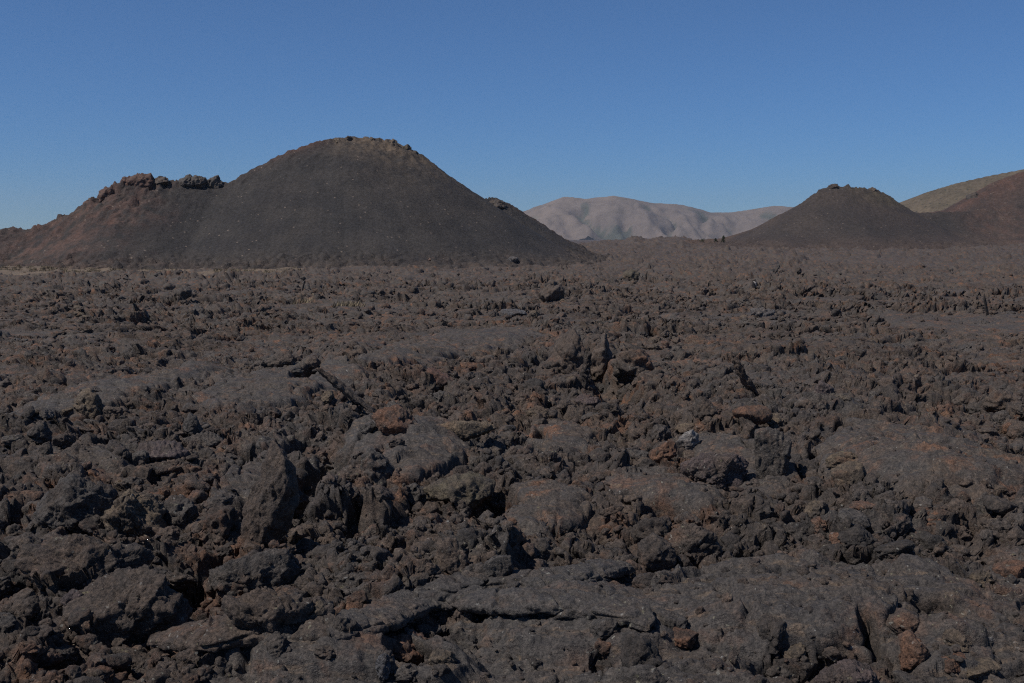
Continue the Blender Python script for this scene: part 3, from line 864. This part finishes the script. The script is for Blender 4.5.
def surf(x, y):
    """Height of whatever lies on top at x, y: flow or hill."""
    x = np.asarray(x, float); y = np.asarray(y, float)
    z = base(x, y)
    for x0, y0, res, Z in HILLS:
        i = (y - y0) / res; j = (x - x0) / res
        ok = (i >= 0) & (j >= 0) & (i < Z.shape[0] - 1) & (j < Z.shape[1] - 1)
        ii = np.clip(i.astype(int), 0, Z.shape[0] - 1); jj = np.clip(j.astype(int), 0, Z.shape[1] - 1)
        z = np.where(ok, np.maximum(z, Z[ii, jj]), z)
    return z


def mixc(c, k, b):
    return c * (1 - k[:, None]) + np.array(b)[None, :] * k[:, None]


LEFT_RIDGE = [(-330, 250, 215), (-220, 236, 218), (-120, 230, 222), (-40, 227, 228), (0, 228.5, 231), (30, 229, 233), (57, 221, 235), (72, 214, 236), (90, 205, 238), (104, 196, 239), (118, 187, 240),
              (135, 180, 241), (153, 180.5, 242), (178, 181.5, 244), (207, 182, 246), (222, 181.5, 247), (236, 176.5, 248), (256, 166.5, 250), (293, 149.5, 253), (316, 142.5, 255), (337, 139, 257), (352, 137.5, 258),
              (371, 138, 260), (391, 141.5, 261), (411, 149.5, 263), (425, 162, 265), (448, 182, 268), (468, 194, 272), (478, 199.5, 276), (485, 198.5, 279), (493, 198, 281), (501, 200.5, 282), (515, 209, 286), (536, 222, 296), (556, 235.5, 306), (579, 246, 318)]


def left_col(x, y, h, u, t):
    n = fbm2(x / 14, y / 14, 601, 4, .6); n2 = fbm2(x / 3, y / 3, 611, 4, .65)
    c = np.tile(np.array([[.039, .0365, .0355]]), (len(x), 1))
    c = mixc(c, np.clip(.5 + .9 * n, 0, 1) * .35, (.054, .045, .040))
    an = u * .09 + .02 * t
    st = fbm2(an * 3.0, t * .035, 621, 4, .6)
    c = c * (1 + .22 * st * sst(1, 5, t))[:, None]
    red = sst(210, 120, u + 60 * n) * sst(0, 40, u + 60)
    c = mixc(c, np.clip(red * (.42 + 1.3 * n2), 0, 1) * .85, (.112, .066, .052))
    left = sst(60, 10, u + 40 * n)
    c = mixc(c, left * .6, (.072, .055, .050))
    rim = np.exp(-np.maximum(t - .6, 0) / 4.0) * sst(330, 372, u + 30 * n) * sst(452, 430, u)
    c = mixc(c, np.clip(rim * (.95 + 2.2 * n2), 0, 1) * .95, (.118, .090, .066))
    rr = np.exp(-t / .9) * sst(225, 250, u) * sst(345, 310, u)
    c = mixc(c, rr * .75, (.125, .060, .042))
    rr = np.exp(-t / 3.5) * sst(470, 482, u) * sst(580, 520, u)
    c = mixc(c, np.clip(rr * (.5 + n2), 0, 1) * .8, (.105, .062, .042))
    low = sst(4.5 + 5 * sst(380, 470, u), .4, h + 3.0 * n)
    c = mixc(c, low * np.clip(.55 + n2, .2, 1) * .85, (.072, .055, .046))
    return c


RIGHT_RIDGE = [(690, 250, 500), (729, 240, 492), (755, 228, 486), (780, 213.5, 480), (800, 204, 478), (811, 197.5, 477), (824, 188.5, 476), (838, 185.5, 476), (861, 188, 476), (880, 191.5, 478), (890, 197, 480),
               (898, 204.5, 482), (909, 212, 485), (926, 212.5, 486), (945, 212.5, 488), (965, 212, 490), (985, 209, 492), (1005, 206, 494), (1030, 204, 496), (1080, 206, 500), (1160, 215, 505), (1250, 236, 510)]


def right_col(x, y, h, u, t):
    n = fbm2(x / 25, y / 25, 631, 4, .6); n2 = fbm2(x / 5, y / 5, 641, 4, .65)
    c = np.tile(np.array([[.041, .036, .034]]), (len(x), 1))
    c = mixc(c, np.clip(.5 + n, 0, 1) * .4, (.068, .050, .042))
    c = mixc(c, sst(835, 760, u + 30 * n) * .6 * sst(14, 2, t + 8 * n), (.100, .066, .050))
    rim = sst(9, 3, t + 5 * n2) * sst(836, 868, u) * sst(905, 888, u)
    c = mixc(c, np.clip(rim * (.6 + n2), 0, 1) * .7, (.100, .080, .050))
    c = mixc(c, sst(930, 975, u + 20 * n) * np.clip(.5 + n2, 0, 1) * .7, (.095, .058, .046))
    low = sst(6, 1, h + 4 * n)
    return mixc(c, low * .5, (.080, .057, .047))


RED_RIDGE = [(890, 226, 600), (912, 214, 590), (926, 210.5, 580), (940, 209.5, 575), (956, 207, 572), (970, 199, 570), (990, 183.5, 570), (1010, 175.5, 572), (1026, 170.5, 575), (1060, 158, 580), (1110, 150, 585), (1180, 165, 590), (1260, 200, 600), (1330, 236, 610)]


def red_col(x, y, h, u, t):
    n = fbm2(x / 25, y / 25, 651, 4, .6); n2 = fbm2(x / 5, y / 5, 661, 4, .65)
    c = np.tile(np.array([[.049, .038, .034]]), (len(x), 1))
    k = sst(18, 2, t + 12 * n) * sst(935, 985, u)
    c = mixc(c, np.clip(k * (.55 + n2), 0, 1) * .75, (.105, .058, .044))
    return mixc(c, sst(5, 1, h + 4 * n) * .5, (.082, .062, .05))


GREEN_RIDGE = [(820, 236, 1250), (860, 222, 1200), (880, 210, 1170), (898, 203, 1150), (925, 192, 1120), (957, 182.5, 1100), (990, 175.3, 1090), (1024, 169, 1080), (1070, 160, 1080), (1150, 152, 1080), (1260, 165, 1100), (1400, 215, 1130)]


def green_col(x, y, h, u, t):
    n = fbm2(x / 60, y / 60, 671, 4, .6); n2 = fbm2(x / 9, y / 9, 681, 4, .65)
    c = np.tile(np.array([[.100, .080, .058]]), (len(x), 1))
    c = mixc(c, np.clip(.5 + 1.2 * n, 0, 1) * .5, (.118, .095, .066))
    return mixc(c, np.clip(.3 + 1.6 * n2, 0, 1) * .6, (.078, .067, .046))


MTN_RIDGE = [(330, 236, 6800), (430, 224, 6500), (500, 214.5, 6300), (521, 210.5, 6200), (535, 208.5, 6150), (550, 201.5, 6100), (564, 196.3, 6050), (575, 197.2, 6020), (587, 198.3, 6000), (600, 197, 6000), (614, 195.3, 6000), (632, 198.5, 6000),
             (651, 202.3, 6050), (680, 204, 6100), (696, 208, 6150), (709, 211.8, 6200), (724, 212, 6200), (738, 211.2, 6200), (756, 208, 6150), (774, 205.3, 6100), (790, 206.3, 6100), (830, 212, 6150), (900, 216, 6200), (1000, 222, 6300), (1100, 236, 6500)]


def mtn_spur(X, Y, T):
    w = 230 * fbm2(X / 420, Y / 420, 705, 3)
    r = 1 - np.abs(np.sin((X + w + .25 * (Y - 6000)) / 112.0))       # spurs running down towards the viewer
    r2 = 1 - np.abs(fbm2(X / 260, Y / 700, 707, 3))
    return sst(5, 110, T) * (-74 * (r ** 1.6 - .45) + 80 * (r2 - .78)) * sst(330, 200, T) - 44 * (fbm2(X / 150, Y / 420, 713, 5, .6, True) - .4) + 14 * fbm2(X / 90, Y / 160, 709, 4, .55) * sst(10, 80, T)


def mtn_col(x, y, h, u, t):
    n = fbm2(x / 300, y / 300, 711, 4, .6); n2 = fbm2(x / 50, y / 50, 721, 4, .65)
    c = np.tile(np.array([[.160, .128, .109]]), (len(x), 1))
    c = mixc(c, np.clip(.5 + 1.3 * n, 0, 1) * .5, (.130, .106, .088))
    w = 230 * fbm2(x / 420, y / 420, 705, 3)
    g = (1 - np.abs(np.sin((x + w + .25 * (y - 6000)) / 112.0))) ** 1.6
    k = sst(.55, .82, g + .5 * n2 + .45 * n) * sst(10, 50, t)
    c = mixc(c, k * .85, (.055, .066, .052))                          # brush in the gullies
    return mixc(c, np.clip(-.1 + 1.2 * n2, 0, 1) * .35, (.20, .158, .128))


# ------------------------------------------------------------------ trees, grass
def tree(px, base_row, hpx, wpx, D, label, kind, seed):
    r = np.random.default_rng(seed)
    p = hit(px, base_row, surf, 100, 700); D = p[1]; k = D / F
    H, W = hpx * k, wpx * k
    root = bpy.data.objects.new('pine_tree' if kind == 'pine' else 'juniper_shrub', None); COL.objects.link(root); root.location = p
    tag(root, label, 'tree' if kind == 'pine' else 'shrub', 'far trees on the saddle of the flow')
    n = 10; zs = np.linspace(-.6, H * .93, n); rad = .022 * H * (1 - zs / (H * 1.0)) + .03
    a = np.linspace(0, 6.283, 9)[:-1]
    lean = np.cumsum(r.normal(0, .012 * H, (n, 2)), 0)
    v = np.stack([(rad[:, None] * np.cos(a) + lean[:, :1]).ravel(), (rad[:, None] * np.sin(a) + lean[:, 1:]).ravel(), np.repeat(zs, 8)], 1)
    i = np.arange(n - 1)[:, None] * 8; j = np.arange(8)[None, :]; j1 = (j + 1) % 8
    f = np.stack([i + j, i + j1, i + 8 + j1, i + 8 + j], -1).reshape(-1, 4)
    link('trunk', mesh_from('trunk', v, f, MAT['bark']), root)
    # crown: sprays of needle-sized faces on branches, thinning out and leaving gaps
    N = 2600 if kind == 'pine' else 1800
    nb = 26
    bz = r.uniform(.12, .97, nb); bt = r.uniform(0, 6.283, nb)
    bl = (W * .62 * (1 - bz) ** .75 + .08 * W) * r.uniform(.55, 1.1, nb) if kind == 'pine' else W * .5 * r.uniform(.5, 1.1, nb)
    if kind != 'pine': bz = r.uniform(.05, .75, nb)
    b = r.integers(0, nb, N); t = r.uniform(.1, 1, N) ** .7
    c = np.stack([np.cos(bt[b]) * bl[b] * t, np.sin(bt[b]) * bl[b] * t, bz[b] * H + (.10 * H * t * (1 if kind != 'pine' else -.5))], 1) + r.normal(0, .045 * H, (N, 3))
    s = r.uniform(.05, .11, N) * H * .6
    e1 = r.normal(size=(N, 3)); e1 /= np.linalg.norm(e1, axis=1)[:, None]; e2 = np.cross(e1, r.normal(size=(N, 3))); e2 /= np.linalg.norm(e2, axis=1)[:, None]
    v = np.stack([c - e1 * s[:, None], c + e2 * s[:, None] * .4, c + e1 * s[:, None]], 1).reshape(-1, 3)
    link('crown', mesh_from('crown', v, np.arange(3 * N).reshape(-1, 3), MAT['needle'], False), root)


def dry_grass():
    r = np.random.default_rng(91)
    V = []
    spans = [(-30, 178, 268.5, 275.5, 2600), (215, 300, 271, 275.5, 900), (300, 385, 266, 270, 260), (455, 500, 261, 265, 220), (295, 312, 302, 306, 25), (335, 360, 306, 312, 60)]
    for x0, x1, y0, y1, n in spans:
        px = r.uniform(x0, x1, n); py = r.triangular(y0, (y0 + y1) / 2 + .6, y1, n)
        for a, b in zip(px, py):
            if perlin2(np.array([a / 14]), np.array([b / 2.0]), 5)[0] < -.15: continue
            rr = ray(a, b); t = 180.0 if b < 290 else 60.
            for _ in range(12): t = float(base(rr[0] * t, t) / rr[2])
            if not 30 < t < 330: continue
            x, y = rr[0] * t, t
            z = float(gz(np.array([x]), np.array([y]))[0])
            for q in range(9):
                an = r.uniform(0, 6.28); h = r.uniform(.16, .42); w = .05; l = r.uniform(.05, .28)
                bx, by = x + r.normal(0, .16), y + r.normal(0, .16)
                V.append(((bx - w * math.sin(an), by + w * math.cos(an), z - .05), (bx + w * math.sin(an), by - w * math.cos(an), z - .05), (bx + l * math.cos(an), by + l * math.sin(an), z + h)))
    v = np.array(V).reshape(-1, 3)
    me = mesh_from('dry_grass', v, np.arange(len(v)).reshape(-1, 3), MAT['straw'], False)
    tag(link('dry_grass', me), 'dry straw-coloured grass strip along the foot of the large cone', kind='stuff')


def plain_mat(name, a, b, scale, rough=.9):
    s = NT(name)
    return s.done(s.mix(s.step(s.noise(scale, 4, .6), .35, .65), a, b), rough, .2)


# ------------------------------------------------------------------ build
MAT['bark'] = plain_mat('bark', (.05, .04, .03), (.09, .07, .055), 9)
MAT['needle'] = plain_mat('needles', (.032, .042, .022), (.062, .070, .035), .8)
MAT['straw'] = plain_mat('straw', (.14, .112, .074), (.22, .175, .115), .5)
build_ground()
place_features()
place_neighbours()
rubble()
ledge('lava_ledge', [(418, 612), (450, 604), (490, 597), (540, 588), (590, 581), (632, 579)], .30, .10, 'grey', 'long layered grey ledge of crust with a rust-stained undercut, the upper one', 21)
ledge('lava_ledge', [(330, 640), (385, 633), (440, 624), (500, 618), (560, 619), (610, 627), (650, 638)], .34, .09, 'grey', 'smooth bluish-grey curved ledge running below the layered rust-stained ledge', 33)
ledge('lava_ledge', [(150, 672), (200, 658), (260, 646), (320, 639), (350, 637)], .40, .12, 'brown', 'low brown crust ledge rising to the right under the wide rust-based boulder', 45)

cinder = hill_mat('cinder', 1.6, (1.3, .93, (.16, .125, .10)), .8, .35, (.70, 1.34))
hill('cinder_cone', LEFT_RIDGE, .66, .33, left_col, cinder, rubbly=1.3, back=.9, amp=.9, lam=22, foot=1.8, rock=1.0, rocklam=2.8, seed=610, rugged=lambda u, t: (1.1 * sst(14, 4, t) + 1.0 * sst(5, 1.5, t)) * sst(205, 150, u) * sst(20, 95, u) + .35 * sst(235, 215, u) * sst(165, 180, u) * sst(3, 1, t) + .8 * sst(345, 380, u) * sst(455, 435, u) * sst(5, 2, t) + .6 * sst(470, 485, u) * sst(4, 1.5, t))['label'] = 'large dark cinder cone with a rocky tan rim'
hill('cinder_cone', RIGHT_RIDGE, .66, .9, right_col, hill_mat('dark_cinder', .9, (.8, .93, (.13, .10, .08)), .8, .5, (.72, 1.30)), back=.9, amp=1.3, lam=38, rubbly=1.5, foot=4.0, drop=4, rock=1.1, rocklam=4, seed=620, rugged=lambda u, t: 1.1 * sst(812, 826, u) * sst(908, 892, u) * sst(8, 2, t) + .6 * sst(930, 975, u) * sst(14, 3, t), soft=.45)['label'] = 'smaller dark cinder cone with a flat top'
hill('hill', RED_RIDGE, .62, 1.2, red_col, hill_mat('red_cinder', .8, (.7, .93, (.14, .11, .09)), .8, .5, (.72, 1.30)), back=.6, amp=2.0, lam=45, foot=2, rock=1.2, rocklam=6, seed=630, soft=.35)
hill('hill', GREEN_RIDGE, .55, 2.5, green_col, hill_mat('grassy_hill', .25, (.20, .62, (.050, .046, .034)), .5, .6, (.75, 1.25)), back=.6, amp=3, lam=90, foot=3, drop=4, seed=640, soft=.2)
hill('mountains', MTN_RIDGE, .42, 14, mtn_col, hill_mat('mountain_steppe', .012, None, .6, 12, (.80, 1.20)), back=.4, amp=14, lam=260, foot=8, drop=20, seed=650, spur=mtn_spur, soft=.06)

# rocky outcrops on the cones
OUT = [(107, 190, 19, 12, 'boulder', 'red', -12, 'rounded reddish-brown rock knob on the left shoulder of the large cone', 'rock_outcrop', 238),
       (142, 180, 26, 9, 'block', 'red', 4, 'broad red-brown outcrop cresting the left shoulder of the large cone', 'rock_outcrop', 240.5),
       (186, 180, 13, 8, 'block', 'grey', 3, 'small grey outcrop on the saddle left of the large cone', 'rock_outcrop', 243.5),
       (199, 180.5, 15, 7, 'block', 'grey', -5, 'low grey outcrop in the middle of the saddle outcrops', 'rock_outcrop', 244.5),
       (214, 179, 15, 9, 'block', 'grey', 0, 'square grey outcrop at the right end of the saddle, nearest the large cone', 'rock_outcrop', 245.5),
       (349, 138, 6, 5, 'block', 'dark', 0, 'little dark stone on the very summit of the large cone', 'rock', 257),
       (338, 141, 7, 4, 'block', 'tan', 0, 'low tan rock just left of the summit of the large cone', 'rock', 256),
       (371, 140, 8, 5, 'block', 'tan', 0, 'tan crag just right of the summit of the large cone', 'rock_crag', 259),
       (392, 145, 11, 7, 'block', 'tan', -10, 'tan crag on the right shoulder of the large cone', 'rock_crag', 260),
       (406, 150, 11, 9, 'block', 'moss', -25, 'dark-faced crag at the steep end of the rim of the large cone', 'rock_crag', 261.5),
       (414, 155, 9, 6, 'block', 'tan', -30, 'pale crag one step below the steep end of the large cone rim', 'rock_crag', 262.5),
       (433, 171.5, 10, 5, 'block', 'tan', -42, 'small tan crag in the middle of the upper right slope of the large cone', 'rock_crag', 265),
       (441, 178, 9, 5, 'block', 'brown', -40, 'lowest brown crag in the line descending from the rim of the large cone', 'rock_crag', 266),
       (128, 182, 14, 7, 'block', 'red', -20, 'jagged red-brown crag between the rock knob and the broad outcrop', 'rock_crag', 239.5),
       (160, 181.5, 16, 5, 'block', 'brown', 0, 'low brown crag between the broad outcrop and the grey saddle outcrops', 'rock_crag', 242),
       (88, 206, 12, 7, 'block', 'red', -30, 'reddish crag on the left slope below the rock knob', 'rock_crag', 237),
       (422, 163, 12, 6, 'block', 'tan', -40, 'tan rock high on the right slope of the large cone', 'rock', 263.5),
       (496, 203.5, 19, 6, 'block', 'dark', 14, 'dark brown rocky shoulder low on the right flank of the large cone', 'rock_outcrop', 279),
       (428, 258.5, 15, 5, 'block', 'red', 0, 'reddish hummock at the foot of the large cone', 'lava_hummock', 205),
       (513, 258.5, 9, 4, 'block', 'blue', 0, 'grey boulder at the right foot of the large cone', 'lava_boulder', 215),
       (834, 186.3, 8, 3, 'block', 'rock', -4, 'small dark crag at the left end of the flat top of the smaller cone', 'rock_crag', 476),
       (873, 190.3, 8, 3.5, 'block', 'brown', 12, 'small brown crag at the right end of the flat top of the smaller cone', 'rock_crag', 477.5),
       (974, 197, 12, 7, 'block', 'dark', -30, 'dark crag on the edge of the reddish hill', 'rock_crag', 566)]
for i, (px, py, w, h, st, mt, roll, lab, nm, D) in enumerate(OUT):
    if D < 225:                                              # on the slope: where its foot shows
        p = hit(px, py + h * .3, surf, 60); D = p[1]
    k = D / F
    o = link(nm, rock_mesh(nm, 3000 + i, (w * k * 1.15, w * k, h * k * 1.7), st, 5, MAT[mt]))
    p = pt(px, py + h * .3, D); zs = float(surf(np.array([p[0]]), np.array([D]))[0])
    p[2] = min(p[2], zs + .12 * h * k)
    if D < 225: p = p + np.array([0, .45 * w * k, -.05 * h * k])
    o.location = p; o.rotation_euler = (0, R(roll), 0)
    tag(o, lab, 'outcrop' if 'rock' in nm else 'rock', 'rock outcrops on the cones')

tree(702, 242.6, 4.6, 7.5, 640, 'low round dark bush at the left end of the far saddle', 'shrub', 1)
tree(715.5, 242.6, 4.6, 4.0, 640, 'small dark tree between the round bush and the taller tree', 'pine', 2)
tree(723.3, 242.8, 7.2, 4.6, 640, 'tallest dark conifer on the far saddle beside the smaller cone', 'pine', 3)
dry_grass()

# ------------------------------------------------------------------ light, sky, camera
SUN = np.array([-.55, -.28, .84]); SUN /= np.linalg.norm(SUN)
elev = math.asin(SUN[2]); azim = math.atan2(SUN[0], SUN[1])         # clockwise from +Y
w = bpy.data.worlds.new('World'); sc.world = w; w.use_nodes = True
nt = w.node_tree; bg = nt.nodes['Background']
sky = nt.nodes.new('ShaderNodeTexSky'); sky.sky_type = 'NISHITA'; sky.sun_disc = False
sky.sun_elevation = elev; sky.sun_rotation = azim; sky.altitude = 12000; sky.air_density = 4.0; sky.dust_density = 0; sky.ozone_density = 10
nt.links.new(sky.outputs[0], bg.inputs[0]); bg.inputs[1].default_value = .072
L = bpy.data.lights.new('sun', 'SUN'); L.energy = 3.8; L.angle = R(.53); L.color = (1, .95, .88)
so = bpy.data.objects.new('sun', L); COL.objects.link(so)
so.rotation_euler = (math.pi / 2 - elev, 0, math.pi - math.atan2(SUN[0], SUN[1]))

cam = bpy.data.cameras.new('camera'); co = bpy.data.objects.new('camera', cam); COL.objects.link(co)
cam.sensor_width = 36; cam.lens = F / 1024 * 36; cam.clip_end = 60000; cam.clip_start = .1
co.rotation_euler = (math.pi / 2 - PITCH, 0, 0)
sc.camera = co
vs = sc.view_settings
vs.view_transform = 'Standard'; vs.look = 'None'; vs.exposure = 0; vs.gamma = 1
sc.cycles.use_denoising = False
sc.cycles.filter_width = 1.15
sc.cycles.max_bounces = 4; sc.cycles.diffuse_bounces = 2; sc.cycles.glossy_bounces = 1

# ------------------------------------------------------------------ air
def haze():
    hm = bpy.data.materials.new('haze'); hm.use_nodes = True; t = hm.node_tree; t.nodes.clear()
    out = t.nodes.new('ShaderNodeOutputMaterial'); v = t.nodes.new('ShaderNodeVolumePrincipled')
    v.inputs['Color'].default_value = (.80, .88, 1, 1); v.inputs['Density'].default_value = 4.6e-5; v.inputs['Anisotropy'].default_value = .2
    t.links.new(v.outputs[0], out.inputs['Volume'])
    x, y0, y1, z0, z1 = 8500, -8500, 8600, -60, 300
    vv = np.array([(sx * x, yy, zz) for zz in (z0, z1) for yy in (y0, y1) for sx in (-1, 1)], float)
    ff = np.array([[0, 2, 3, 1], [4, 5, 7, 6], [0, 1, 5, 4], [2, 6, 7, 3], [0, 4, 6, 2], [1, 3, 7, 5]])
    tag(link('haze', mesh_from('haze', vv, ff, hm, False)), 'thin blue haze in front of the distant mountains', kind='stuff')


haze()
